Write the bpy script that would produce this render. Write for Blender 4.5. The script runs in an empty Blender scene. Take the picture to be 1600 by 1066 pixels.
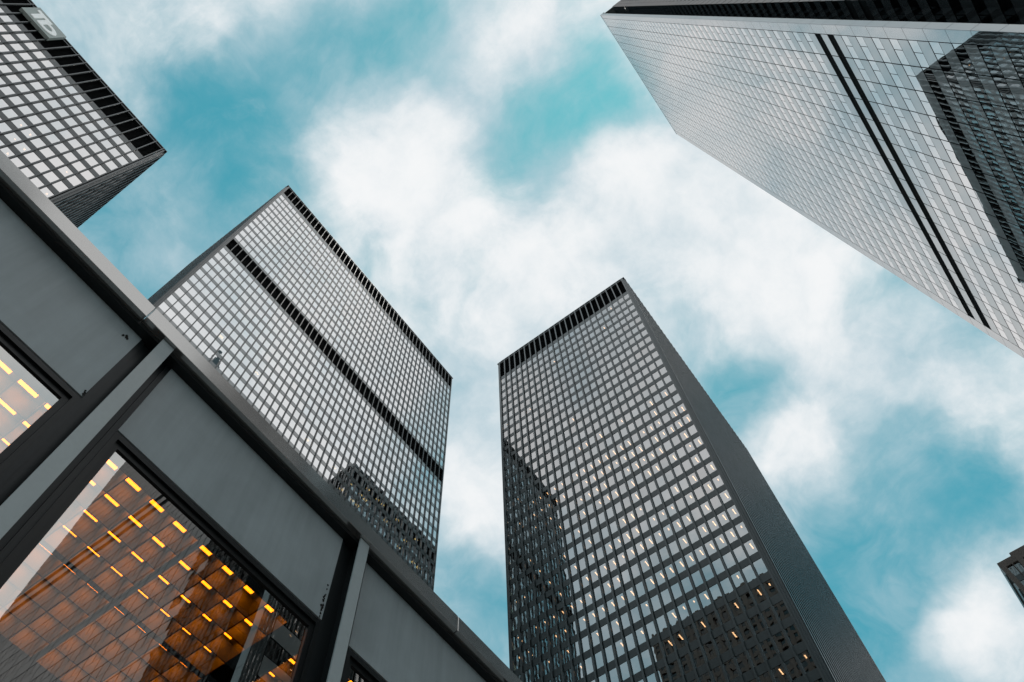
import bpy, math, random
from mathutils import Matrix, Vector

random.seed(11)
scene = bpy.context.scene
col = scene.collection

# ---------------------------------------------------------------- camera
EYE = 1.6
RX = (0.592354226458396, -0.805063466397834, -0.031452908742737734)
DN = (0.7374908232737143, 0.5575261561619326, -0.38114547194261544)
FW = (0.32438211415541107, 0.20257689963765332, 0.9239798935849532)
F = 1252.93
cam = bpy.data.cameras.new("camera")
cam.sensor_width = 36.0
cam.lens = F / 1600.0 * 36.0
cam.clip_start = 0.1
cam.clip_end = 5000
camo = bpy.data.objects.new("camera", cam)
col.objects.link(camo)
m = Matrix(((RX[0], -DN[0], -FW[0], 0), (RX[1], -DN[1], -FW[1], 0), (RX[2], -DN[2], -FW[2], EYE), (0, 0, 0, 1)))
camo.matrix_world = m
scene.camera = camo

# ---------------------------------------------------------------- exposure
scene.view_settings.view_transform = 'Standard'
scene.view_settings.look = 'None'
scene.view_settings.exposure = 0.0
scene.view_settings.gamma = 1.0
scene.view_settings.use_curve_mapping = False
scene.cycles.max_bounces = 10
scene.cycles.glossy_bounces = 5
scene.cycles.transparent_max_bounces = 12
scene.cycles.sample_clamp_indirect = 6.0

# ---------------------------------------------------------------- node helpers
class NT:
    def __init__(s, tree):
        s.t = tree; s.n = tree.nodes; s.l = tree.links
    def node(s, kind, **kw):
        n = s.n.new(kind)
        for k, v in kw.items():
            setattr(n, k, v)
        return n
    def put(s, sock, v):
        if hasattr(v, 'is_output'):
            s.l.new(v, sock)
        else:
            sock.default_value = v
    def math(s, op, a, b=0.0, c=0.0, clamp=False):
        n = s.node('ShaderNodeMath', operation=op); n.use_clamp = clamp
        s.put(n.inputs[0], a); s.put(n.inputs[1], b); s.put(n.inputs[2], c)
        return n.outputs[0]
    def vec(s, op, a, b=(0, 0, 0), out=0):
        n = s.node('ShaderNodeVectorMath', operation=op)
        s.put(n.inputs[0], a); s.put(n.inputs[1], b)
        return n.outputs[out]
    def noise(s, v, scale, detail=4.0, rough=0.55, out='Fac', dist=0.0):
        n = s.node('ShaderNodeTexNoise')
        s.put(n.inputs['Vector'], v); n.inputs['Scale'].default_value = scale
        n.inputs['Detail'].default_value = detail; n.inputs['Roughness'].default_value = rough
        n.inputs['Distortion'].default_value = dist
        return n.outputs[out]
    def mix(s, f, a, b, mode='MIX'):
        n = s.node('ShaderNodeMix', data_type='RGBA', blend_type=mode)
        s.put(n.inputs[0], f); s.put(n.inputs[6], a); s.put(n.inputs[7], b)
        return n.outputs[2]
    def ramp(s, f, lo, hi):
        n = s.node('ShaderNodeMapRange', interpolation_type='SMOOTHSTEP')
        s.put(n.inputs[0], f); n.inputs[1].default_value = lo; n.inputs[2].default_value = hi
        return n.outputs[0]

# ---------------------------------------------------------------- sky (world)
SUN_AZ = (0.15, -0.10)
SUN_DIR = Vector((SUN_AZ[0], SUN_AZ[1], 1.0)).normalized()
SUN_EL = math.asin(SUN_DIR.z)
world = bpy.data.worlds.new("World")
scene.world = world
world.use_nodes = True
w = NT(world.node_tree)
w.n.clear()
out = w.node('ShaderNodeOutputWorld')
bg = w.node('ShaderNodeBackground')
bg.inputs['Strength'].default_value = 0.1
w.l.new(bg.outputs[0], out.inputs[0])
sky = w.node('ShaderNodeTexSky', sky_type='NISHITA', sun_disc=False)
sky.sun_elevation = SUN_EL
sky.sun_rotation = math.atan2(SUN_DIR.x, SUN_DIR.y)
sky.air_density = 1.0; sky.dust_density = 0.6; sky.ozone_density = 1.5
tc = w.node('ShaderNodeTexCoord')
d = tc.outputs['Generated']
# where the clouds stand: directions of clear gaps (-) and thick cloud (+), as (x/z, y/z, spread in radians, amount)
SKY = [
    # clear teal gaps
    (-0.090, 0.344, 0.048, -0.38), (-0.170, 0.317, 0.053, -0.23), (-0.045, 0.346, 0.043, -0.23), (-0.088, 0.253, 0.042, -0.27),
    (-0.102, 0.190, 0.041, -0.32), (-0.064, 0.126, 0.042, -0.36), (-0.054, 0.067, 0.035, -0.27), (-0.088, 0.510, 0.040, -0.23),
    (-0.013, 0.409, 0.036, -0.25), (0.121, -0.017, 0.045, -0.32), (0.174, -0.032, 0.037, -0.30), (0.153, 0.054, 0.031, -0.25),
    (0.126, -0.096, 0.029, -0.30), (0.191, -0.099, 0.029, -0.29), (0.238, 0.046, 0.039, -0.13), (0.241, 0.211, 0.048, -0.06),
    (0.265, 0.283, 0.040, -0.07), (0.193, 0.289, 0.039, -0.05), (0.340, 0.276, 0.044, -0.06), (0.596, 0.011, 0.034, -0.56),
    (0.597, -0.055, 0.026, -0.30), (0.613, 0.063, 0.030, -0.27), (0.860, -0.013, 0.048, -0.32), (0.969, -0.078, 0.052, -0.30),
    (1.021, -0.009, 0.046, -0.32), (0.921, -0.184, 0.038, -0.27), (1.021, -0.203, 0.037, -0.31), (1.129, -0.024, 0.038, -0.32),
    (1.119, 0.074, 0.032, -0.18), (0.706, 0.518, 0.044, -0.38), (0.622, 0.467, 0.030, -0.11), (0.570, -0.183, 0.018, -0.27),
    (0.585, -0.232, 0.021, -0.14), (0.788, -0.184, 0.020, -0.14),
    # thick white cloud
    (0.022, 0.129, 0.044, 0.46), (0.050, 0.232, 0.045, 0.36), (0.096, 0.169, 0.046, 0.42), (0.074, 0.122, 0.038, 0.32),
    (0.092, 0.269, 0.034, 0.22), (0.182, 0.176, 0.043, 0.30), (0.289, 0.132, 0.040, 0.36), (0.051, -0.030, 0.032, 0.34),
    (0.312, -0.012, 0.062, 0.42), (0.347, -0.087, 0.068, 0.42), (0.471, -0.110, 0.063, 0.40), (0.579, -0.149, 0.054, 0.34),
    (0.693, -0.190, 0.048, 0.32), (0.687, -0.052, 0.033, 0.40), (0.760, -0.044, 0.032, 0.32), (0.700, 0.018, 0.022, 0.20),
    (1.206, -0.124, 0.027, 0.60), (1.205, -0.057, 0.021, 0.45), (0.555, 0.440, 0.035, 0.32), (0.482, 0.408, 0.031, 0.22),
    (-0.062, 0.572, 0.033, 0.22), (-0.026, 0.496, 0.028, 0.12), (0.803, -0.237, 0.039, 0.25),
    (0.321, 0.208, 0.048, 0.22), (0.179, 0.278, 0.035, 0.15), (0.330, 0.290, 0.040, 0.15), (0.204, 0.012, 0.031, 0.15), (0.429, 0.255, 0.040, 0.15),
    (0.304, 0.112, 0.055, 0.28), (0.188, 0.140, 0.039, 0.18), (0.254, 0.253, 0.040, 0.14),
    (0.60, 0.27, 0.12, 0.9), (0.42, 0.20, 0.06, 0.35),  # unseen cloud added behind the dark tower to brighten the pale tower's reflection
    # clear gaps added to the sides, outside the frame, to dim mirrored windows
    (0.58, -0.44, 0.14, -1.0), (-0.68, -0.40, 0.13, -0.55),
    # bright deck over the rest of the dome (behind the camera, mirrored in the glass)
    (0.25, -0.55, 0.26, 0.55), (-0.50, 0.13, 0.17, 0.85), (-0.3, -0.6, 0.32, 0.7), (0.0, -0.9, 0.4, 0.6), (0.9, -0.9, 0.3, 0.4),
]
warp = w.noise(d, 2.6, 5.0, 0.62, out='Color')
warp = w.vec('SUBTRACT', warp, (0.5, 0.5, 0.5))
warp = w.vec('MULTIPLY', warp, (0.17, 0.17, 0.17))
dw = w.vec('NORMALIZE', w.vec('ADD', d, warp))
acc = None
for (px, py, s, a) in SKY:
    c = Vector((px, py, 1.0)); n2 = c.length_squared; c.normalize()
    sa = s                                                  # spread as an angle
    dot = w.vec('DOT_PRODUCT', dw, tuple(c), out=1)
    e = w.math('MULTIPLY_ADD', dot, 1.0 / (sa * sa), -1.0 / (sa * sa))
    e = w.math('EXPONENT', e)
    acc = w.math('MULTIPLY_ADD', e, a, acc if acc is not None else 0.40)
st_ = w.vec('ADD', d, w.vec('MULTIPLY', warp, (0.6, 0.6, 0.6)))
n1 = w.noise(st_, 4.2, 9.0, 0.58)
n2_ = w.noise(w.vec('MULTIPLY', st_, (1.0, 0.7, 1.0)), 11.0, 7.0, 0.62, dist=0.5)
acc = w.math('ADD', acc, w.math('MULTIPLY_ADD', n1, 1.75, -0.875))
acc = w.math('ADD', acc, w.math('MULTIPLY_ADD', n2_, 0.95, -0.475))
mask = w.ramp(acc, -0.22, 1.0)
veil = w.noise(w.vec('MULTIPLY', st_, (1.0, 0.55, 1.0)), 6.5, 8.0, 0.62, dist=0.8)      # thin streaks across the clear gaps
mask = w.math('MAXIMUM', mask, w.math('MULTIPLY', w.ramp(veil, 0.38, 0.74), 0.62))
tone = w.math('MULTIPLY_ADD', w.math('MINIMUM', acc, 1.15), 0.30, w.noise(st_, 5.0, 7.0, 0.62))
tone = w.ramp(tone, 0.52, 0.97)
cloud = w.mix(tone, (4.9, 6.3, 7.0, 1), (9.1, 9.25, 9.35, 1))
gm = w.node('ShaderNodeGamma'); gm.inputs[1].default_value = 0.35
w.l.new(sky.outputs[0], gm.inputs[0])
blue = w.mix(1.0, gm.outputs[0], (0.54, 2.58, 2.78, 1), 'MULTIPLY')
w.l.new(w.mix(mask, blue, cloud), bg.inputs['Color'])

# ---------------------------------------------------------------- sun (veiled by cloud)
sun = bpy.data.lights.new("sun", 'SUN')
sun.energy = 0.9
sun.angle = math.radians(10)
sun.color = (1.0, 0.95, 0.88)
suno = bpy.data.objects.new("sun", sun)
suno.rotation_euler = SUN_DIR.to_track_quat('Z', 'Y').to_euler()
suno.location = (0, 0, 400)
col.objects.link(suno)

# ---------------------------------------------------------------- materials
def mat(name):
    mt = bpy.data.materials.new(name); mt.use_nodes = True
    t = NT(mt.node_tree); t.n.clear()
    o = t.node('ShaderNodeOutputMaterial')
    return mt, t, o

def steel(name, c, rough=0.38, var=0.25, spec=0.5, scale=0.9, metal=0.0, bump=0.0):
    mt, t, o = mat(name)
    b = t.node('ShaderNodeBsdfPrincipled')
    tcn = t.node('ShaderNodeTexCoord').outputs['Object']
    st = t.vec('MULTIPLY', tcn, (1, 1, 0.25))
    nz = t.noise(st, scale, 6, 0.6)
    nz2 = t.noise(tcn, scale * 14, 3, 0.6)
    nn = t.math('ADD', t.math('MULTIPLY', nz, 0.75), t.math('MULTIPLY', nz2, 0.25))
    dk = tuple(x * (1 - var) for x in c) + (1,); lt = tuple(min(1, x * (1 + var)) for x in c) + (1,)
    t.l.new(t.mix(t.ramp(nn, 0.25, 0.75), dk, lt), b.inputs['Base Color'])
    t.put(b.inputs['Roughness'], t.math('MULTIPLY_ADD', nz2, 0.16, rough - 0.08))
    b.inputs['Specular IOR Level'].default_value = spec
    b.inputs['Metallic'].default_value = metal
    if bump:
        bn = t.node('ShaderNodeBump'); bn.inputs['Distance'].default_value = bump
        t.l.new(nz, bn.inputs['Height']); t.l.new(bn.outputs[0], b.inputs['Normal'])
    t.l.new(b.outputs[0], o.inputs[0])
    return mt

def glass(name, refl, gcol, tcol, wave=0.003, wscale=0.6, rough=0.0, edge=0.0, vary=0.0):
    """coated pane: part mirror, part tinted see-through, with the slight waviness of real panes"""
    mt, t, o = mat(name)
    tcn = t.node('ShaderNodeTexCoord').outputs['Object']
    nz = t.noise(tcn, wscale, 2, 0.5)
    bn = t.node('ShaderNodeBump'); bn.inputs['Distance'].default_value = wave
    t.l.new(nz, bn.inputs['Height'])
    g = t.node('ShaderNodeBsdfGlossy'); g.inputs['Roughness'].default_value = rough
    g.inputs['Color'].default_value = gcol + (1,)
    t.l.new(bn.outputs[0], g.inputs['Normal'])
    rnd = t.node('ShaderNodeNewGeometry').outputs['Random Per Island']
    if vary:
        t.l.new(t.mix(rnd, tuple(c * (1 - vary * k) for c, k in zip(gcol, (1.2, 1.0, 0.9))) + (1,), gcol + (1,)), g.inputs['Color'])
    tr = t.node('ShaderNodeBsdfTransparent'); tr.inputs['Color'].default_value = tcol + (1,)
    mx = t.node('ShaderNodeMixShader')
    if vary:
        t.l.new(t.math('MULTIPLY_ADD', rnd, -vary, refl, clamp=True), mx.inputs[0])
    elif edge:
        lw = t.node('ShaderNodeLayerWeight'); lw.inputs['Blend'].default_value = 0.5
        f = t.math('MULTIPLY_ADD', t.math('POWER', lw.outputs['Facing'], 3.0), edge, refl, clamp=True)
        t.l.new(f, mx.inputs[0])
    else:
        mx.inputs[0].default_value = refl
    t.l.new(tr.outputs[0], mx.inputs[1]); t.l.new(g.outputs[0], mx.inputs[2])
    t.l.new(mx.outputs[0], o.inputs[0])
    return mt

def glossy_panel(name, c, refl, rough, var=0.12, wave=0.002, wscale=0.5):
    mt, t, o = mat(name)
    tcn = t.node('ShaderNodeTexCoord').outputs['Object']
    nz = t.noise(tcn, 0.22, 5, 0.6)
    df = t.node('ShaderNodeBsdfDiffuse')
    t.l.new(t.mix(nz, tuple(x * (1 - var) for x in c) + (1,), tuple(x * (1 + var) for x in c) + (1,)), df.inputs[0])
    g = t.node('ShaderNodeBsdfGlossy'); g.inputs['Roughness'].default_value = rough
    g.inputs['Color'].default_value = (0.98, 0.97, 0.965, 1)
    bn = t.node('ShaderNodeBump'); bn.inputs['Distance'].default_value = wave
    t.l.new(t.noise(tcn, wscale, 2, 0.5), bn.inputs['Height']); t.l.new(bn.outputs[0], g.inputs['Normal'])
    mx = t.node('ShaderNodeMixShader'); mx.inputs[0].default_value = refl
    t.l.new(df.outputs[0], mx.inputs[1]); t.l.new(g.outputs[0], mx.inputs[2]); t.l.new(mx.outputs[0], o.inputs[0])
    return mt

def lamp_mat(name, c, s):
    mt, t, o = mat(name)
    e = t.node('ShaderNodeEmission'); e.inputs[0].default_value = c + (1,); e.inputs[1].default_value = s
    t.l.new(e.outputs[0], o.inputs[0])
    return mt

M = {}
M['steel'] = steel('black_steel', (0.045, 0.052, 0.053), 0.24)
M['steel_gloss'] = steel('black_steel_enamel', (0.085, 0.090, 0.090), 0.22, spec=0.5)
M['steel_plate'] = steel('black_steel_plate', (0.050, 0.058, 0.059), 0.30, spec=0.6)
M['louver'] = steel('louver_black', (0.006, 0.007, 0.008), 0.7, spec=0.1)  # near-black metal of the louvre bands
M['sp_a'] = steel('dark_spandrel', (0.05, 0.055, 0.055), 0.33)
M['sp_b'] = glossy_panel('sheen_spandrel', (0.16, 0.175, 0.175), 0.22, 0.12)
M['sp_c'] = steel('charcoal_spandrel', (0.042, 0.050, 0.050), 0.30)
M['inside'] = steel('interior_plaster', (0.10, 0.10, 0.095), 0.8)
M['glass_a'] = glass('bronze_glass_bright', 0.84, (1.0, 0.965, 0.95), (0.55, 0.47, 0.40), 0.0025, vary=0.10)
M['glass_b'] = glass('silver_glass', 0.90, (1.0, 0.985, 0.98), (0.5, 0.45, 0.38), 0.0035, vary=0.14)
M['glass_c'] = glass('grey_bronze_glass', 0.55, (1.0, 0.985, 0.98), (0.75, 0.62, 0.5), 0.0048, 0.4, vary=0.10)
M['glass_d'] = glass('mirror_glass', 0.82, (1.0, 0.965, 0.95), (0.03, 0.03, 0.03), 0.0030, 0.30, vary=0.06)
M['stone_glass'] = glass('stone_tower_window', 0.07, (0.8, 0.85, 0.85), (0.03, 0.03, 0.03), 0.004)
M['glass_shade'] = glass('glass_darkened_for_shade', 0.25, (0.95, 0.93, 0.92), (0.02, 0.02, 0.02), 0.004, 0.4, vary=0.04)  # darkness of the shaded side put into the glass itself
M['panel_d'] = glossy_panel('white_glass_panel', (0.80, 0.795, 0.79), 0.46, 0.0, wave=0.0035, wscale=0.35)
M['panel_margin_shade'] = glossy_panel('shade_greyed_margin_panel', (0.26, 0.27, 0.275), 0.55, 0.0, wave=0.0035, wscale=0.35)  # white panel darkened to stand in for the dim canyon
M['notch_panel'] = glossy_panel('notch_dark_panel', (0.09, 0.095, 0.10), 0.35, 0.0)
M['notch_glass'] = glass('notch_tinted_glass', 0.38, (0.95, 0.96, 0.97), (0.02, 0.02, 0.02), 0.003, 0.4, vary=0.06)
M['panel_white'] = glossy_panel('white_corner_panel', (0.62, 0.63, 0.64), 0.25, 0.1)
M['panel_shade'] = glossy_panel('panel_darkened_for_shade', (0.02, 0.02, 0.02), 0.21, 0.0)  # side cladding darkened in its colour to imitate shade
M['joint'] = steel('joint_black', (0.012, 0.013, 0.014), 0.8, spec=0.1)  # near-black backing behind the open panel joints
M['joint2'] = steel('joint_grey', (0.05, 0.052, 0.054), 0.7, spec=0.2)
M['lamp'] = lamp_mat('office_lamp', (1.0, 0.70, 0.42), 3.2)
M['lamp_y'] = lamp_mat('office_lamp_yellow', (1.0, 0.78, 0.30), 3.2)
M['lamp_o'] = lamp_mat('coffer_lamp', (1.0, 0.27, 0.005), 8.0)
M['concrete'] = steel('brown_concrete', (0.17, 0.135, 0.12), 0.8, 0.15, spec=0.2, scale=0.5)
M['stone'] = steel('brown_stone', (0.13, 0.105, 0.09), 0.8, 0.2, spec=0.2, scale=0.4)
M['window_dark'] = glass('dark_window', 0.25, (0.95, 1, 1), (0.03, 0.03, 0.03), 0.004)
M['paint'] = steel('pavilion_steel_paint', (0.41, 0.44, 0.445), 0.42, 0.10, spec=0.4, scale=0.7)
M['paint_f'] = steel('flange_paint', (0.46, 0.49, 0.49), 0.40, 0.12, spec=0.45, scale=1.4)
M['paint_dark'] = steel('pavilion_dark_steel', (0.013, 0.016, 0.017), 0.36, 0.2, spec=0.25, scale=1.5)
M['fascia'] = steel('fascia_steel', (0.48, 0.465, 0.45), 0.15, 0.05, spec=0.5, scale=0.12, metal=0.85)
M['frame'] = steel('window_frame_black', (0.007, 0.008, 0.008), 0.35, spec=0.25)
M['pane'] = glass('pavilion_glass', 0.48, (1.0, 0.985, 0.95), (0.85, 0.72, 0.58), 0.0008, 0.8)
M['coffer'] = steel('coffer_brown', (0.115, 0.130, 0.05), 0.5, 0.12, scale=2.0)
M['coffer_rib'] = steel('coffer_rib_black', (0.008, 0.008, 0.008), 0.6)
M['black'] = steel('interior_black', (0.004, 0.004, 0.004), 0.9, spec=0.05)
M['sign'] = steel('sign_panel_grey_green', (0.42, 0.47, 0.44), 0.4, 0.05)
M['letter'] = steel('sign_letter_white', (0.85, 0.87, 0.86), 0.4, 0.04)
M['rust'] = steel('rust_black', (0.012, 0.009, 0.007), 0.9, 0.5, scale=20)
M['rim'] = steel('roof_gravel', (0.18, 0.18, 0.17), 0.9)

def panel_mat(name, c):
    """painted steel sheet: rain streaks, faint dirt, slightly buckled sheen"""
    mt, t, o = mat(name)
    b = t.node('ShaderNodeBsdfPrincipled')
    tcn = t.node('ShaderNodeTexCoord').outputs['Object']
    streak = t.noise(t.vec('MULTIPLY', tcn, (9, 9, 0.7)), 1.0, 6, 0.6)
    cloudy = t.noise(tcn, 1.3, 5, 0.6, dist=0.6)
    speck = t.noise(tcn, 60, 2, 0.5)
    v = t.math('ADD', t.math('MULTIPLY_ADD', streak, 0.42, 0.79), t.math('MULTIPLY_ADD', cloudy, 0.50, -0.25))
    v = t.math('SUBTRACT', v, t.math('MULTIPLY', t.ramp(speck, 0.70, 0.80), 0.18))
    cc = t.node('ShaderNodeVectorMath', operation='SCALE'); cc.inputs[0].default_value = c
    t.l.new(v, cc.inputs['Scale']); t.l.new(cc.outputs[0], b.inputs['Base Color'])
    t.put(b.inputs['Roughness'], t.math('MULTIPLY_ADD', cloudy, 0.25, 0.28))
    bn = t.node('ShaderNodeBump'); bn.inputs['Distance'].default_value = 0.012
    t.l.new(t.noise(tcn, 0.8, 1, 0.4), bn.inputs['Height']); t.l.new(bn.outputs[0], b.inputs['Normal'])
    t.l.new(b.outputs[0], o.inputs[0])
    return mt
M['paint'] = panel_mat('pavilion_steel_paint', (0.42, 0.45, 0.455))

def backlit(name, c, s):
    mt, t, o = mat(name)
    b = t.node('ShaderNodeBsdfPrincipled'); b.inputs['Base Color'].default_value = c + (1,); b.inputs['Roughness'].default_value = 0.4
    b.inputs['Emission Color'].default_value = c + (1,); b.inputs['Emission Strength'].default_value = s
    t.l.new(b.outputs[0], o.inputs[0]); return mt
M['sign'] = backlit('sign_panel_grey_green', (0.36, 0.41, 0.385), 0.10)
M['letter'] = backlit('sign_letter_white', (0.82, 0.84, 0.83), 0.28)

def paver_mat():
    mt, t, o = mat('granite_pavers')
    b = t.node('ShaderNodeBsdfPrincipled'); b.inputs['Roughness'].default_value = 0.75
    tcn = t.node('ShaderNodeTexCoord').outputs['Object']
    br = t.node('ShaderNodeTexBrick'); br.offset = 0.0
    t.l.new(tcn, br.inputs['Vector'])
    br.inputs['Scale'].default_value = 0.66; br.inputs['Mortar Size'].default_value = 0.006
    br.inputs['Brick Width'].default_value = 1.0; br.inputs['Row Height'].default_value = 1.0
    br.inputs['Color1'].default_value = (0.30, 0.29, 0.28, 1); br.inputs['Color2'].default_value = (0.34, 0.33, 0.32, 1)
    br.inputs['Mortar'].default_value = (0.1, 0.1, 0.1, 1)
    t.l.new(t.mix(t.noise(tcn, 30, 4, 0.7), br.outputs[0], (0.2, 0.2, 0.2, 1), 'OVERLAY'), b.inputs['Base Color'])
    t.l.new(b.outputs[0], o.inputs[0]); return mt
M['paver'] = paver_mat()

# ---------------------------------------------------------------- mesh helpers
class MB:
    def __init__(s):
        s.v = []; s.f = []
    def box(s, x0, x1, y0, y1, z0, z1):
        x0, x1 = min(x0, x1), max(x0, x1); y0, y1 = min(y0, y1), max(y0, y1)
        b = len(s.v)
        s.v += [(x0, y0, z0), (x1, y0, z0), (x1, y1, z0), (x0, y1, z0), (x0, y0, z1), (x1, y0, z1), (x1, y1, z1), (x0, y1, z1)]
        s.f += [(b, b+3, b+2, b+1), (b+4, b+5, b+6, b+7), (b, b+1, b+5, b+4), (b+1, b+2, b+6, b+5), (b+2, b+3, b+7, b+6), (b+3, b, b+4, b+7)]
        return s
    def poly(s, pts):
        b = len(s.v); s.v += [tuple(p) for p in pts]; s.f.append(tuple(range(b, b + len(pts)))); return s
    def prism(s, base, vec):
        n = len(base); b = len(s.v)
        s.v += [tuple(p) for p in base] + [tuple(Vector(p) + Vector(vec)) for p in base]
        s.f += [tuple(range(b, b+n)), tuple(range(b+2*n-1, b+n-1, -1))]
        s.f += [(b+i, b+n+i, b+n+(i+1) % n, b+(i+1) % n) for i in range(n)]
        return s
    def add(s, o):
        b = len(s.v); s.v += o.v; s.f += [tuple(i + b for i in q) for q in o.f]; return s
    def build(s, name, material, parent=None, fix=False):
        me = bpy.data.meshes.new(name)
        me.from_pydata(s.v, [], s.f); me.update()
        me.materials.append(material)
        if fix:
            import bmesh
            bm = bmesh.new(); bm.from_mesh(me); bmesh.ops.recalc_face_normals(bm, faces=bm.faces); bm.to_mesh(me); bm.free()
        o = bpy.data.objects.new(name, me); col.objects.link(o)
        if parent is not None:
            o.parent = parent
            o.location = -parent.matrix_world.translation if not parent.parent else (0, 0, 0)
        return o

def thing(name, label, cat, loc=(0, 0, 0), group=None):
    o = bpy.data.objects.new(name, None); col.objects.link(o)
    o.location = loc; o.matrix_world = Matrix.Translation(loc)
    o['label'] = label; o['category'] = cat
    if group: o['group'] = group
    return o

def pix(p):
    q = (p[0], p[1], p[2] - EYE)
    z = sum(a * b for a, b in zip(q, FW))
    if z <= 0.05: return None
    return (800 + F * sum(a * b for a, b in zip(q, RX)) / z, 533 + F * sum(a * b for a, b in zip(q, DN)) / z)

def seen_area(pts, n):
    """how large a face shows in the photo; 0 when turned away, out of frame or behind the pavilion"""
    c = [sum(p[i] for p in pts) / len(pts) for i in range(3)]
    if (0 - c[0]) * n[0] + (0 - c[1]) * n[1] + (EYE - c[2]) * n[2] <= 0: return 0.0
    q = [pix(p) for p in pts]
    if any(t is None for t in q): return 0.0
    cx = sum(t[0] for t in q) / len(q); cy = sum(t[1] for t in q) / len(q)
    if not (0 < cx < 1600 and 0 < cy < 1066): return 0.0
    if c[1] > 5 and c[1] > 0.563 * (c[2] - EYE): return 0.0
    a = 0
    for i in range(len(q)):
        a += q[i][0] * q[(i+1) % len(q)][1] - q[(i+1) % len(q)][0] * q[i][1]
    return abs(a) / 2

def spread(name, items, material, parent, most=100):
    """items (score, MB): the largest in view become parts of their own, the rest one part"""
    items = sorted(items, key=lambda t: -t[0])
    head = [t for t in items[:most]]
    rest = items[most:]
    for sc, mb in head:
        mb.build(name, material, parent)
    if rest:
        r = MB()
        for sc, mb in rest: r.add(mb)
        o = r.build(name, material, parent); o['kind'] = 'stuff'

class Face:
    """a facade: origin, direction along it, outward normal (all axis aligned)"""
    def __init__(s, o, u, n):
        s.o = o; s.u = u; s.n = n
    def P(s, a, dd, z):
        return (s.o[0] + s.u[0]*a + s.n[0]*dd, s.o[1] + s.u[1]*a + s.n[1]*dd, z)
    def box(s, mb, a0, a1, d0, d1, z0, z1):
        p = s.P(a0, d0, z0); q = s.P(a1, d1, z1)
        mb.box(p[0], q[0], p[1], q[1], z0, z1)
    def quad(s, mb, a0, a1, dd, z0, z1, jit=0.0):
        j = [random.uniform(-jit, jit) for _ in range(3)]
        pts = [s.P(a0, dd + j[0], z0), s.P(a1, dd + j[1], z0), s.P(a1, dd + j[1] + j[2] - j[0], z1), s.P(a0, dd + j[2], z1)]
        if jit: pts[2] = s.P(a1, dd + j[1] + j[2] - j[0], z1)
        # wind so that the face looks outward
        n = (Vector(pts[1]) - Vector(pts[0])).cross(Vector(pts[3]) - Vector(pts[0]))
        if n.dot(Vector((s.n[0], s.n[1], 0))) < 0: pts.reverse()
        mb.poly(pts); return pts

def faces_of(x0, x1, y0, y1):
    return [Face((x0, y0), (1, 0), (0, -1)), Face((x1, y0), (0, 1), (1, 0)), Face((x1, y1), (-1, 0), (0, 1)), Face((x0, y1), (0, -1), (-1, 0))]

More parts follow.
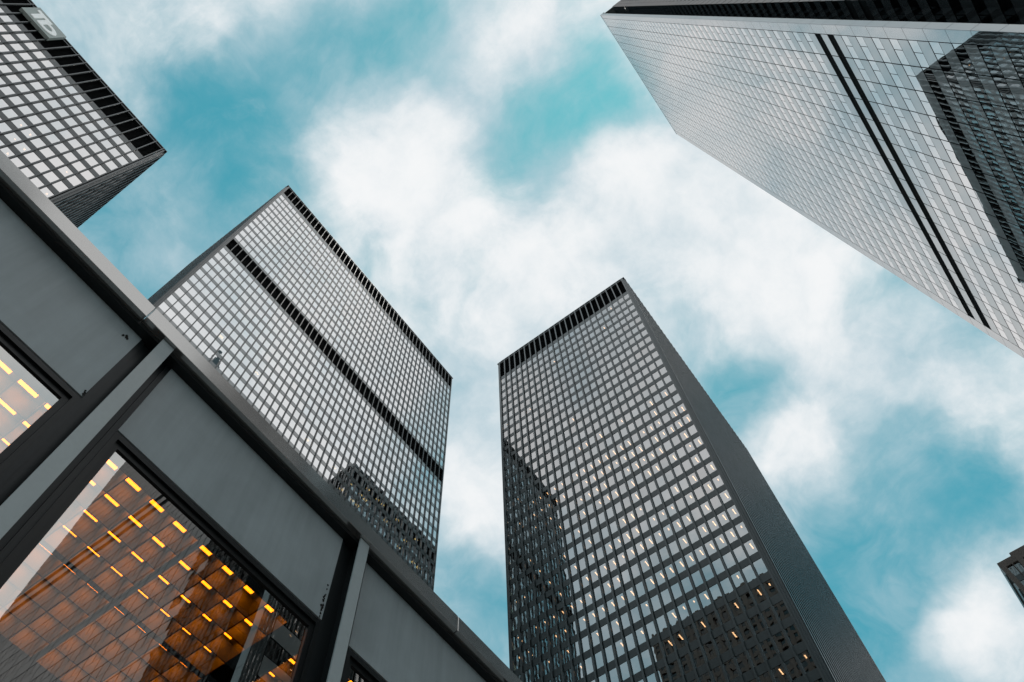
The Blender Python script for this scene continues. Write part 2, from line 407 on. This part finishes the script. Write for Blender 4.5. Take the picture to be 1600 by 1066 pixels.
# ---------------------------------------------------------------- steel-grid office towers
def grid_tower(label, x0, x1, y0, y1, H, bays, floors, fh, frac, bands, parapet, mats, lit, jit=0.004, cw=0.5, mw=0.15, md=0.22, lampdim=(0.13, 0.45, 1.35)):
    """floors: list of spandrel-base heights; bands: (z0,z1) louvre bands; heights above the eye"""
    root = thing('office_tower', label, 'office tower', ((x0+x1)/2, (y0+y1)/2, 0), 'black steel grid towers')
    Z = lambda h: h + EYE
    fc = faces_of(x0, x1, y0, y1)
    spm, glm, stm, lpm = mats
    lens = [x1-x0, y1-y0, x1-x0, y1-y0]
    wins, lamps, mulls = [], [], []
    inner = MB()
    zlow, ztop = 0.0, Z(H)
    for z in floors:
        ring = MB()
        zs0, zs1 = Z(z), Z(z + fh * (1 - frac))
        for f, L in zip(fc, lens):
            f.box(ring, cw, L-cw, -0.16, 0.0, zs0, zs1)
        ring.build('spandrel', spm, root)
        inner.box(x0+.35, x1-.35, y0+.35, y1-.35, zs0+.08, zs1-.08)
        for fi, (f, L) in enumerate(zip(fc, lens)):
            nb = bays[fi % 2]; bw = (L - 2*cw) / nb
            for k in range(nb):
                a0 = cw + k*bw + mw*0.3; a1 = cw + (k+1)*bw - mw*0.3
                mb = MB()
                pts = f.quad(mb, a0, a1, -0.04, zs1, Z(z + fh), jit)
                sc = seen_area(pts, (f.n[0], f.n[1], 0))
                wins.append((sc, mb))
                if sc > 0 and lit(fi, k, z):
                    lb = MB(); ld = lampdim
                    am = (a0+a1)/2 + random.uniform(-.05, .05)
                    d1 = ld[2] if random.random() < .75 else ld[1] + (ld[2]-ld[1]) * random.uniform(.3, .8)
                    f.box(lb, am - ld[0]/2, am + ld[0]/2, -ld[1]-.1, -d1-.1, Z(z+fh)+.02, Z(z+fh)+.079)
                    lamps.append((sc, lb))
    # spandrels that close the window field under each louvre band
    for (b0, b1) in bands:
        below = [z + fh for z in floors if z + fh < b0 + .05]
        if below:
            ring = MB(); zt = max(below)
            for f, L in zip(fc, lens):
                f.box(ring, cw, L-cw, -0.16, 0.0, Z(zt), Z(b0))
            ring.build('spandrel', spm, root)
    inner.box(x0+6, x1-6, y0+6, y1-6, 0.0, Z(H-2))
    inner.build('interior', M['inside'], root)
    spread('window', wins, glm, root)
    if lamps: spread('ceiling_lamp', lamps, lpm, root)
    for (b0, b1) in bands:
        ring = MB()
        for f, L in zip(fc, lens):
            f.box(ring, cw, L-cw, -0.55, -0.35, Z(b0), Z(b1))
            n = max(3, int((b1-b0)/0.35))
            for i in range(n):
                zz = b0 + (i+.5)*(b1-b0)/n
                f.box(ring, cw, L-cw, -0.35, -0.27, Z(zz)-.02, Z(zz)+.02)
        ring.build('louver_band', M['louver'], root)
    # I-section mullions, one part each
    for fi, (f, L) in enumerate(zip(fc, lens)):
        nb = bays[fi % 2]; bw = (L - 2*cw) / nb
        for k in range(nb + 1):
            a = cw + k*bw; mb = MB()
            f.box(mb, a-mw/2, a+mw/2, md-.05, md, 4.0, ztop-.25)
            f.box(mb, a-.03, a+.03, 0.0, md-.05, 4.0, ztop-.25)
            f.box(mb, a-mw*.45, a+mw*.45, -0.12, 0.0, 4.0, ztop-.25)
            sc = sum(seen_area([f.P(a-mw/2, md, zz), f.P(a+mw/2, md, zz), f.P(a+mw/2, md, zz+5), f.P(a-mw/2, md, zz+5)], (f.n[0], f.n[1], 0)) for zz in range(5, int(ztop)-5, 5))
            mulls.append((sc, mb))
    spread('mullion', mulls, stm, root)
    # corners: stepped plates
    for cx, sx in ((x0, 1), (x1, -1)):
        for cy, sy in ((y0, 1), (y1, -1)):
            mb = MB()
            mb.box(cx+sx*.10, cx+sx*.42, cy+sy*.10, cy+sy*.42, 0, ztop-.3)
            mb.box(cx+sx*.20, cx+sx*.42, cy-sy*.10, cy+sy*.10, 0, ztop-.3)
            mb.box(cx-sx*.10, cx+sx*.10, cy+sy*.20, cy+sy*.42, 0, ztop-.3)
            mb.build('corner_column', M['steel_plate'], root)
    ring = MB()
    for f, L in zip(fc, lens):
        f.box(ring, .45, L-.45, -0.5, 0.04, Z(H-parapet), Z(H)-.2)
        f.box(ring, -.12, L+.12 if f.n[1] else L-.12, -0.9, 0.18, Z(H)-.2, Z(H)) if f.n[1] else f.box(ring, .9, L-.9, -0.9, 0.18, Z(H)-.2, Z(H))
    ring.build('parapet', stm, root)
    rf = MB(); rf.box(x0+.9, x1-.9, y0+.9, y1-.9, Z(H)-1.0, Z(H)-.5); rf.build('roof', M['rim'], root)
    base = MB(); base.box(x0+2, x1-2, y0+2, y1-2, 0, 4.2); base.build('lobby', M['inside'], root)
    return root

def rows(c0, fh, frac, n, lo=6.0):
    """spandrel bases going down from the floor whose window centre is c0"""
    top = c0 + fh*frac/2
    r = [top - fh*(k+1) for k in range(n)]
    return [z for z in r if z > lo]

# tower far left, with the sign
H1 = 137.0; X1, Y1 = -14.0, 55.76
f1 = rows(125.86, 3.767, 0.66, 60)
grid_tower('dark tower at upper left with a square sign below its roof', X1-55.9, X1, Y1, Y1+46.7, H1, (36, 30), f1, 3.767, 0.66,
           [(128.75, 136.2)], 0.8, (M['sp_a'], M['glass_a'], M['steel'], M['lamp']),
           lambda fi, k, z: fi == 0 and z < 108 and k > 27 and random.random() < .30, cw=.62, lampdim=(.22, .5, .75))
# tower in the middle, with the second louvre band
H2 = 221.0; X2, Y2 = 3.55, 70.1
f2 = rows(210.4, 3.66, 0.68, 12) 
f2b = rows(159.6, 3.66, 0.68, 60)
grid_tower('wide pale-windowed tower in the middle with a black band across its face', X2, X2+73.0, Y2, Y2+36.6, H2, (48, 24), f2 + f2b, 3.66, 0.68,
           [(213.8, 220.2), (162.2, 167.6)], 0.8, (M['sp_b'], M['glass_b'], M['steel'], M['lamp_y']),
           lambda fi, k, z: fi == 0 and z < 132 and random.random() < (.24 if k > 26 else .06), lampdim=(.8, .5, .95))
# tower right of centre
H3 = 183.4; X3 = .3667*H3; Y3 = .0495*H3
f3 = rows(171.8, 3.69, 0.67, 60)
LIT3 = {}
def lit3(fi, k, z):
    if fi != 3: return False
    if z not in LIT3:
        LIT3[z] = random.choice((.85, .8, .6, .3, .12, .7)) if z < 125 else random.choice((.0, .03, .12, .06))
    q = LIT3[z] * (1.0 if k > 8 else .7)
    if z < 73: q *= .32
    return random.random() < q
grid_tower('dark tower right of centre with a narrow ribbed side and lit ceiling lamps', X3, X3+59.6, Y3, Y3+37.6, H3, (39, 24), f3, 3.69, 0.67,
           [(174.6, 182.6)], 0.8, (M['sp_c'], M['glass_c'], M['steel_gloss'], M['lamp']), lit3, jit=0.0025, cw=.55, md=.26, mw=.27)

# sign on the far-left tower
tower1 = [o for o in col.objects if o.name == 'office_tower'][0]
sx0, sx1, sz0, sz1, sy = -41.05, -35.75, 131.2+EYE, 136.6+EYE, Y1-.62
sb = MB(); sb.box(sx0, sx1, sy, sy+.6, sz0, sz1); sign = sb.build('sign', M['sign'], tower1)
def letter(mb):
    o = mb.build('letter', M['letter'], sign, fix=True); o.location = (0, 0, 0); return o
lw_ = .72; ax, az = sx0 + .55, sz0 + .75; ht = 3.6
tb = MB(); tb.box(ax, ax+2.5, sy-.12, sy, az+ht-lw_, az+ht); tb.box(ax+.62, ax+.62+lw_, sy-.12, sy, az, az+ht-lw_); letter(tb)
db = MB(); bx = ax + 1.75; 
db.box(bx, bx+lw_, sy-.12, sy, az, az+ht-lw_-.15)
oo, ii = [], []
hh = ht-lw_-.15
for i in range(13):
    t = -math.pi/2 + math.pi*i/12
    oo.append((bx+lw_+.55 + 1.45*math.cos(t), az+hh/2 + hh/2*math.sin(t)))
    ii.append((bx+lw_+.55 + (1.45-lw_)*math.cos(t), az+hh/2 + (hh/2-lw_*.8)*math.sin(t)))
oo = [(bx+lw_, az)] + oo + [(bx+lw_, az+hh)]; ii = [(bx+lw_, az+lw_*.8)] + ii + [(bx+lw_, az+hh-lw_*.8)]
for i in range(len(oo)-1):
    db.prism([(oo[i][0], sy-.12, oo[i][1]), (oo[i+1][0], sy-.12, oo[i+1][1]), (ii[i+1][0], sy-.12, ii[i+1][1]), (ii[i][0], sy-.12, ii[i][1])], (0, .12, 0))
letter(db)

# ---------------------------------------------------------------- pale glass tower, upper right
def pale_tower():
    H = 285.0; Z = lambda h: h + EYE
    xa, xb, ya, yb = 23.83, 71.6, -29.84, -99.0
    root = thing('glass_tower', 'tall pale glass tower at upper right with two black stripes and a notched dark corner', 'office tower', ((xa+xb)/2, (ya+yb)/2, 0))
    m0, m1, nm = 25.10, 69.66, 15
    mwid = (m1-m0)/nm; per = 3.76; wh = 1.72
    wt = [100.3 + per*k for k in range(-25, 49)]            # window tops
    black = {0, -1}
    front = Face((0, ya), (1, 0), (0, 1))
    pan, win, colm = [], [], MB()
    back = MB(); front.box(back, m0-.4, m1+.4, -.6, -.12, 0, Z(H-1.0)); back.build('backing_wall', M['joint'], root)
    g = .06
    blk = MB()
    for i, t in enumerate(wt):
        k = i - 25
        top = wt[i+1] - wh if i+1 < len(wt) else H - .8
        for j in range(nm):
            a0 = m0 + j*mwid; a1 = a0 + mwid
            mb = MB(); p = front.quad(mb, a0+g, a1-g, 0.0, Z(t)+g, Z(top)-g, .0012); pan.append((seen_area(p, (0, 1, 0)), mb))
            if k in black: continue
            am = a0 + mwid*(.42 if (k % 2) else .46)
            for (u0, u1) in ((a0+g, am-g*.6), (am+g*.6, a1-g)):
                mb = MB(); p = front.quad(mb, u0, u1, -.02, Z(t-wh)+g, Z(t)-g, .0012); win.append((seen_area(p, (0, 1, 0)), mb))
        if k in black:
            b2 = MB(); front.box(b2, m0, m1, -.115, -.08, Z(t-wh)+.05, Z(t)-.05)
            for j in range(nm+1):
                front.box(b2, m0+j*mwid-.03, m0+j*mwid+.03, -.08, -.03, Z(t-wh)+.05, Z(t)-.05)
            for q in range(1, 4):
                front.box(b2, m0+.05, m1-.05, -.08, -.05, Z(t-wh+q*wh/4)-.03, Z(t-wh+q*wh/4)+.03)
            b2.build('louver_band', M['louver'], root)
    spread('spandrel_panel', pan, M['panel_d'], root)
    spread('window', win, M['glass_d'], root)
    # corner columns of the front: panels floor by floor, greyed in place of canyon shade
    for (c0, c1, dd) in ((xa, m0-.03, -.86), (m1+.03, xb, -2.2)):
        cm = MB(); core = MB()
        zs = [2.0] + [t for t in wt] + [H-.8]
        for z0, z1 in zip(zs, zs[1:]):
            front.box(cm, c0, c1, dd, 0.0, Z(z0)+.03, Z(z1)-.03)
        cm.build('corner_column', M['panel_margin_shade'], root)
        if c0 < 50:
            rt = MB()
            for z0, z1 in zip(zs, zs[1:]): rt.box(c0-.05, c0-.004, ya+dd, ya-.01, Z(z0)+.03, Z(z1)-.03)
            rt.build('column_facing', M['panel_white'], root)
        front.box(core, c0+.06, c1-.06, dd+.06, -.06, 0, Z(H-1)); core.build('column_core', M['joint2'], root)
    # roof rim
    rm = MB(); front.box(rm, xa-.05, xb+.05, -1.4, .05, Z(H-.78), Z(H)); rm.build('parapet', M['panel_white'], root)
    # left side: glass with shade put into its colour, set back behind a notch
    ys = ya - 4.5
    side = Face((xa+.15, ys), (0, -1), (-1, 0)); L = ys - yb
    notch = Face((xa+.15, ys), (1, 0), (0, 1)); inner = Face((xa+3.8, ya-.86), (0, -1), (-1, 0))
    bk = MB()
    side.box(bk, .1, L, -3.0, -.10, 0, Z(H-1)); bk.box(xa+3.9, xb-.2, yb+.2, ya-1.0, 0, Z(H-1.2)); bk.build('core_wall', M['joint'], root)
    sets = {0: ([], []), 1: ([], [])}
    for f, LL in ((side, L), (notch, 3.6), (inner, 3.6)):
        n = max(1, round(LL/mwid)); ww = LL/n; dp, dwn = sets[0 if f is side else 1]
        for i, t in enumerate(wt):
            k = i - 25
            top = wt[i+1] - wh if i+1 < len(wt) else H
            for j in range(n):
                mb = MB(); p = f.quad(mb, j*ww+g, (j+1)*ww-g, 0, Z(t)+g, Z(top)-g, .005); dp.append((seen_area(p, (f.n[0], f.n[1], 0)), mb))
                if k in black: continue
                for q in (0, 1):
                    mb = MB(); p = f.quad(mb, (j+q*.5)*ww+g, (j+.5+q*.5)*ww-g, -.02, Z(t-wh)+g, Z(t)-g, .005); dwn.append((seen_area(p, (f.n[0], f.n[1], 0)), mb))
    spread('side_panel', sets[0][0], M['panel_shade'], root)
    spread('side_window', sets[0][1], M['glass_shade'], root)
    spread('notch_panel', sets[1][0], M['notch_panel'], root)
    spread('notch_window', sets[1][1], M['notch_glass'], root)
    other = MB(); other.box(xb-.2, xb-.02, yb, ya-2.3, 0, Z(H)-.8); other.box(xa+.4, xb-.2, yb, yb+.2, 0, Z(H)-.8); other.build('rear_wall', M['panel_d'], root)
    rf = MB(); rf.box(xa+.3, xb, yb, ya-1.45, Z(H)-.75, Z(H)-.3); rf.build('roof', M['rim'], root)
    # mast on the roof
    ms = MB(); mx, my = 47.6, -62.0
    ms.box(mx-7, mx+7, my-7, my+7, Z(H)-.3, Z(H)+12)
    ms.box(mx-1.6, mx+1.6, my-1.6, my+1.6, Z(H)+12, Z(348))
    ms.box(mx-3.2, mx+3.0, my-3, my+3, Z(348), Z(355)); ms.box(mx-2.0, mx+2.4, my-2, my+2, Z(355), Z(361)); ms.box(mx-.9, mx+.9, my-.9, my+.9, Z(361), Z(374))
    ms.build('roof_mast', M['steel'], root)
    return root
pale_tower()

# ---------------------------------------------------------------- concrete building, right edge
def concrete_building():
    H = 110.0; Z = lambda h: h + EYE
    x0, y1 = 122.1, -17.8; x1, y0 = 160.0, -58.0
    root = thing('concrete_building', 'small brown concrete building with paired strip windows at the right edge', 'office building', ((x0+x1)/2, (y0+y1)/2, 0))
    b = MB(); wn = []
    west = Face((x0, y1), (0, -1), (-1, 0)); L = y1 - y0
    b.box(x0+.6, x1, y0, y1-.6, 0, Z(H-.3))
    # piers and spandrels standing proud of the glass line
    zt = 108.6; fh = 3.6; rows_ = [zt - fh*k for k in range(28)]
    edges = [0.0, .8]
    a = .8; groups = []
    while a + 2.2 < L:
        groups.append((a, a+1.05)); groups.append((a+1.15, a+2.1)); a += 3.0
    a_prev = 0.0
    for (g0, g1) in groups:
        west.box(b, a_prev, g0, -.6, 0, 0, Z(zt)); a_prev = g1
    west.box(b, a_prev, L, -.6, 0, 0, Z(zt))
    west.box(b, 0, L, -.6, 0.0, Z(zt), Z(H))
    west.box(b, 2.7, L, -.9, 0.0, Z(H), Z(H)+.7)
    b.build('wall', M['concrete'], root)
    for (g0, g1) in groups:
        for z in rows_:
            mb = MB(); p = west.quad(mb, g0, g1, -.3, Z(z-2.3), Z(z), .004); wn.append((seen_area(p, (-1, 0, 0)), mb))
    for z in rows_:
        sp = MB(); west.box(sp, .7, L-.1, -.5, -.22, Z(z-fh), Z(z-2.3)); sp.build('spandrel', M['sp_a'], root)
    north = Face((x0, y1), (1, 0), (0, 1)); LN = x1 - x0
    nb = MB()
    for z in [H] + rows_:
        north.box(nb, .05, LN, -.55, -.02 if z == H else .25, Z(z-1.35), Z(z) if z < H else Z(H)-.01)
    nb.build('ledge', M['sp_b'], root)
    for z in rows_:
        mb = MB(); p = north.quad(mb, .1, LN, -.25, Z(z-fh)+.0, Z(z-1.35), .003); wn.append((seen_area(p, (0, 1, 0)), mb))
    spread('window', wn, M['window_dark'], root)
concrete_building()

# ---------------------------------------------------------------- stone tower mirrored in the right-hand tower
def stone_tower():
    x0, x1, y0, y1, H = -122.0, -84.0, 28.0, 84.0, 245.0
    root = thing('stone_tower', 'brown stone tower mirrored in the lower windows of the dark tower', 'office tower', ((x0+x1)/2, (y0+y1)/2, 0))
    b = MB(); b.box(x0, x1-.7, y0+.01, y1-.01, 0, H)
    east = Face((x1, y0), (0, 1), (1, 0)); L = y1 - y0; n = 18; bw = L/n
    for k in range(n+1):
        east.box(b, max(0, k*bw-.7), min(L, k*bw+.7), -.7, 0, 0, H)
    zs = [6 + 3.9*k for k in range(61)]
    for z in zs: east.box(b, .3, L-.3, -.7, -.15, z, z+1.6)
    b.build('wall', M['stone'], root)
    wn = MB()
    for z in zs:
        for k in range(n): east.quad(wn, k*bw+.7, (k+1)*bw-.7, -.5, z+1.6, z+3.9)
    o = wn.build('window', M['stone_glass'], root); o['kind'] = 'stuff'
stone_tower()

# unseen dark tower added behind the viewer to darken the pale tower's mirrored side
grid_tower('unseen black tower added behind the viewer to darken the mirrored notch of the pale tower', -102.0, -42.0, -192.0, -150.0, 275.0, (20, 14), [9 + 3.9*k for k in range(66)], 3.9, 0.6,
           [(267, 273)], 0.8, (M['sp_a'], M['window_dark'], M['steel'], M['lamp']), lambda fi, k, z: False)

# ---------------------------------------------------------------- pavilion in front
def pavilion():
    Z = lambda h: h + EYE
    BAY = 3.048; C0 = 0.600; K = range(-6, 8)
    xl, xr = C0 + BAY*(-6) - .6, C0 + BAY*7 + .6
    yF, yFl, yP, yG, yB = 4.42, 4.455, 4.60, 4.645, 40.0
    zT, zFb, zL, zPb, zG = 7.85, 7.60, 7.545, 6.255, 6.10
    root = thing('glass_pavilion', 'low dark steel pavilion in the foreground with amber-lit windows under its roof edge', 'pavilion', (C0, yP, 0))
    # roof
    r = MB(); r.box(xl, xr, yF+.17, yB, Z(zFb)+.06, Z(zT)-.03); r.build('roof', M['rim'], root)
    seams = [xl, -2.5, .258, 5.31, 8.0, 11.5, xr]
    for a, b_ in zip(seams, seams[1:]):
        fb = MB(); fb.box(a+.004, b_-.004, yF, yF+.165, Z(zFb), Z(zT)); fo = fb.build('fascia', M['fascia'], root)
        bv = fo.modifiers.new('bevel', 'BEVEL'); bv.width = .006; bv.segments = 1
    s = MB(); s.box(xl, xr, yF+.17, yF+.6, Z(zFb)-.001, Z(zFb)+.055); s.build('soffit', M['paint_dark'], root)
    lg = MB(); lg.box(xl, xr, yF+.085, yP+.03, Z(zL), Z(zFb)-.004); lg.build('ledge', M['paint_dark'], root)
    for k in K:
        c = C0 + BAY*k
        if not (xl < c < xr): continue
        # I-section post
        fl = MB(); fl.box(c-.0725, c+.0725, yFl, yFl+.018, 0.02, Z(zFb)-.008)
        post = fl.build('post', M['paint_f'], root)
        wb = MB(); wb.box(c-.012, c+.012, yFl+.018, yP+.03, 0.02, Z(zL)-.004); o = wb.build('web', M['paint_dark'], post); o.location = (0, 0, 0)
        pl_ = MB(); pl_.box(c-.2, c+.2, yP+.03, yP+.09, 0.0, Z(zL)-.004)
        pl_.box(c-.205, c-.15, yP+.012, yP+.03, 0.0, Z(zL)-.004); pl_.box(c+.15, c+.205, yP+.012, yP+.03, 0.0, Z(zL)-.004)
        pl_.build('backing_plate', M['paint_dark'], root)
        if c + BAY > xr: continue
        a0, a1 = c + .2035, c + BAY - .2035
        pb = MB(); pb.box(a0, a1, yP, yP+.05, Z(zPb), Z(zL)-.004)
        po = pb.build('fascia_panel', M['paint'], root)
        # window: frame and pane
        fr = MB()
        fr.box(a0, a1, yP+.004, yG+.04, Z(zG)+.07, Z(zPb)-.02)
        fr.box(a0+.02, a1-.02, yP+.028, yG+.03, Z(zG), Z(zG)+.07)
        fr.box(a0, a0+.05, yP+.004, yG+.04, .1, Z(zG)+.07); fr.box(a1-.05, a1, yP+.004, yG+.04, .1, Z(zG)+.07)
        fr.box(a0+.05, a0+.105, yP+.028, yG+.03, .1, Z(zG)); fr.box(a1-.105, a1-.05, yP+.028, yG+.03, .1, Z(zG))
        fr.box(a0, a1, yP, yG+.04, 0.0, .1)
        wo = fr.build('window', M['frame'], root)
        pn = MB(); pn.poly([(a0+.1, yG, .1), (a1-.1, yG, .1), (a1-.1, yG, Z(zG)+.02), (a0+.1, yG, Z(zG)+.02)])
        o = pn.build('pane', M['pane'], wo); o.location = (0, 0, 0)
    # rust marks on panels
    def stain(cx, cz, sx, sz, seed, n=9):
        rr = random.Random(seed); st = MB()
        for i in range(n):
            ox, oz = rr.gauss(0, sx), rr.gauss(0, sz); rad = rr.uniform(.006, .016)
            pts = []
            for q in range(9):
                t = 2*math.pi*q/9; r_ = rad*rr.uniform(.5, 1.2)
                pts.append((cx+ox+r_*math.cos(t), yP-.0025-.0004*i, cz+oz+r_*1.5*math.sin(t)))
            st.prism(pts, (0, .002, 0))
        st.build('rust_mark', M['rust'], root, fix=True)
    stain(.285, Z(7.37), .02, .014, 3)
    stain(.385, Z(6.30), .006, .03, 4, 6)
    stain(3.40, Z(6.52), .006, .09, 5, 12); stain(3.41, Z(6.38), .005, .06, 6, 10)
    # coffered ceiling: blocks of cells, each cell with its lamp
    zc = 7.0; cx, cy, gp = .3255, .3115, .056
    lamps = []
    def block(bx, by):
        pnl = MB(); rib = MB(); hgt = .27
        for hx in range(2):
            for hy in range(2):
                ox = bx + hx*(4*cx+gp); oy = by + hy*(4*cy+gp)
                for i in range(4):
                    for j in range(4):
                        u0, v0 = ox+i*cx+.008, oy+j*cy+.008; u1, v1 = u0+cx-.016, v0+cy-.016
                        z0, z1 = Z(zc), Z(zc)+hgt
                        pnl.poly([(u0, v0, z1), (u1, v0, z1), (u1, v1, z1), (u0, v1, z1)])
                        pnl.poly([(u0, v0, z0), (u0, v0, z1), (u0, v1, z1), (u0, v1, z0)]); pnl.poly([(u1, v0, z0), (u1, v1, z0), (u1, v1, z1), (u1, v0, z1)])
                        pnl.poly([(u0, v0, z0), (u1, v0, z0), (u1, v0, z1), (u0, v0, z1)]); pnl.poly([(u0, v1, z0), (u0, v1, z1), (u1, v1, z1), (u1, v1, z0)])
                        lb = MB(); lb.box(u0+.004, u0+.225, v0+.02, v0+.240, z0+.245, z0+.265)
                        P_ = [(u0, v0, z0), (u0+.2, v0, z0), (u0+.2, v0+.05, z0), (u0, v0+.05, z0)]
                        c_ = (u0, v0, z0); q = pix(c_)
                        sc = 1.0/(1+v0) if q and -200 < q[0] < 800 and 400 < q[1] < 1200 else 0
                        lamps.append((sc, lb))
                for i in range(5):
                    rib.box(ox+i*cx-.0078, ox+i*cx+.0078, oy-.0078, oy+4*cy+.0078, Z(zc), Z(zc)+hgt)
                    for q in range(4):
                        rib.box(ox+q*cx+.008, ox+(q+1)*cx-.008, oy+i*cy-.0078, oy+i*cy+.0078, Z(zc)+.001, Z(zc)+hgt)
        pnl.build('ceiling_panel', M['coffer'], root)
        rib.build('ceiling_rib', M['coffer_rib'], root)
    for bi in range(-2, 3):
        for bj in range(0, 3):
            block(.143*7.0 + .05 + bi*BAY - .05, .7795*7.0 + bj*BAY)
    spread('coffer_lamp', lamps, M['lamp_o'], root)
    inn = MB()
    inn.box(xl+.1, xr-.1, yG+.1, yB-.1, Z(zc)+.275, Z(zc)+.33)          # black plenum over the coffers
    inn.box(xl+.1, xr-.1, yP+.1, .7795*7-.01, Z(zc)+.02, Z(zc)+.26)
    inn.box(xl, xr, yB-.2, yB, 0, Z(zFb)); inn.box(xl-.2, xl, yP, yB, 0, Z(zFb)); inn.box(xr, xr+.2, yP, yB, 0, Z(zFb))
    inn.build('interior', M['black'], root)
    fl = MB(); fl.box(xl, xr, yP+.12, yB-.2, .02, .06); fl.build('floor', M['coffer_rib'], root)
pavilion()

# ---------------------------------------------------------------- ground
g = MB(); g.box(-1500, 1500, -1500, 1500, -.5, 0); go = g.build('plaza', M['paver']); go['kind'] = 'structure'
go['label'] = 'grey granite paved plaza under the towers'
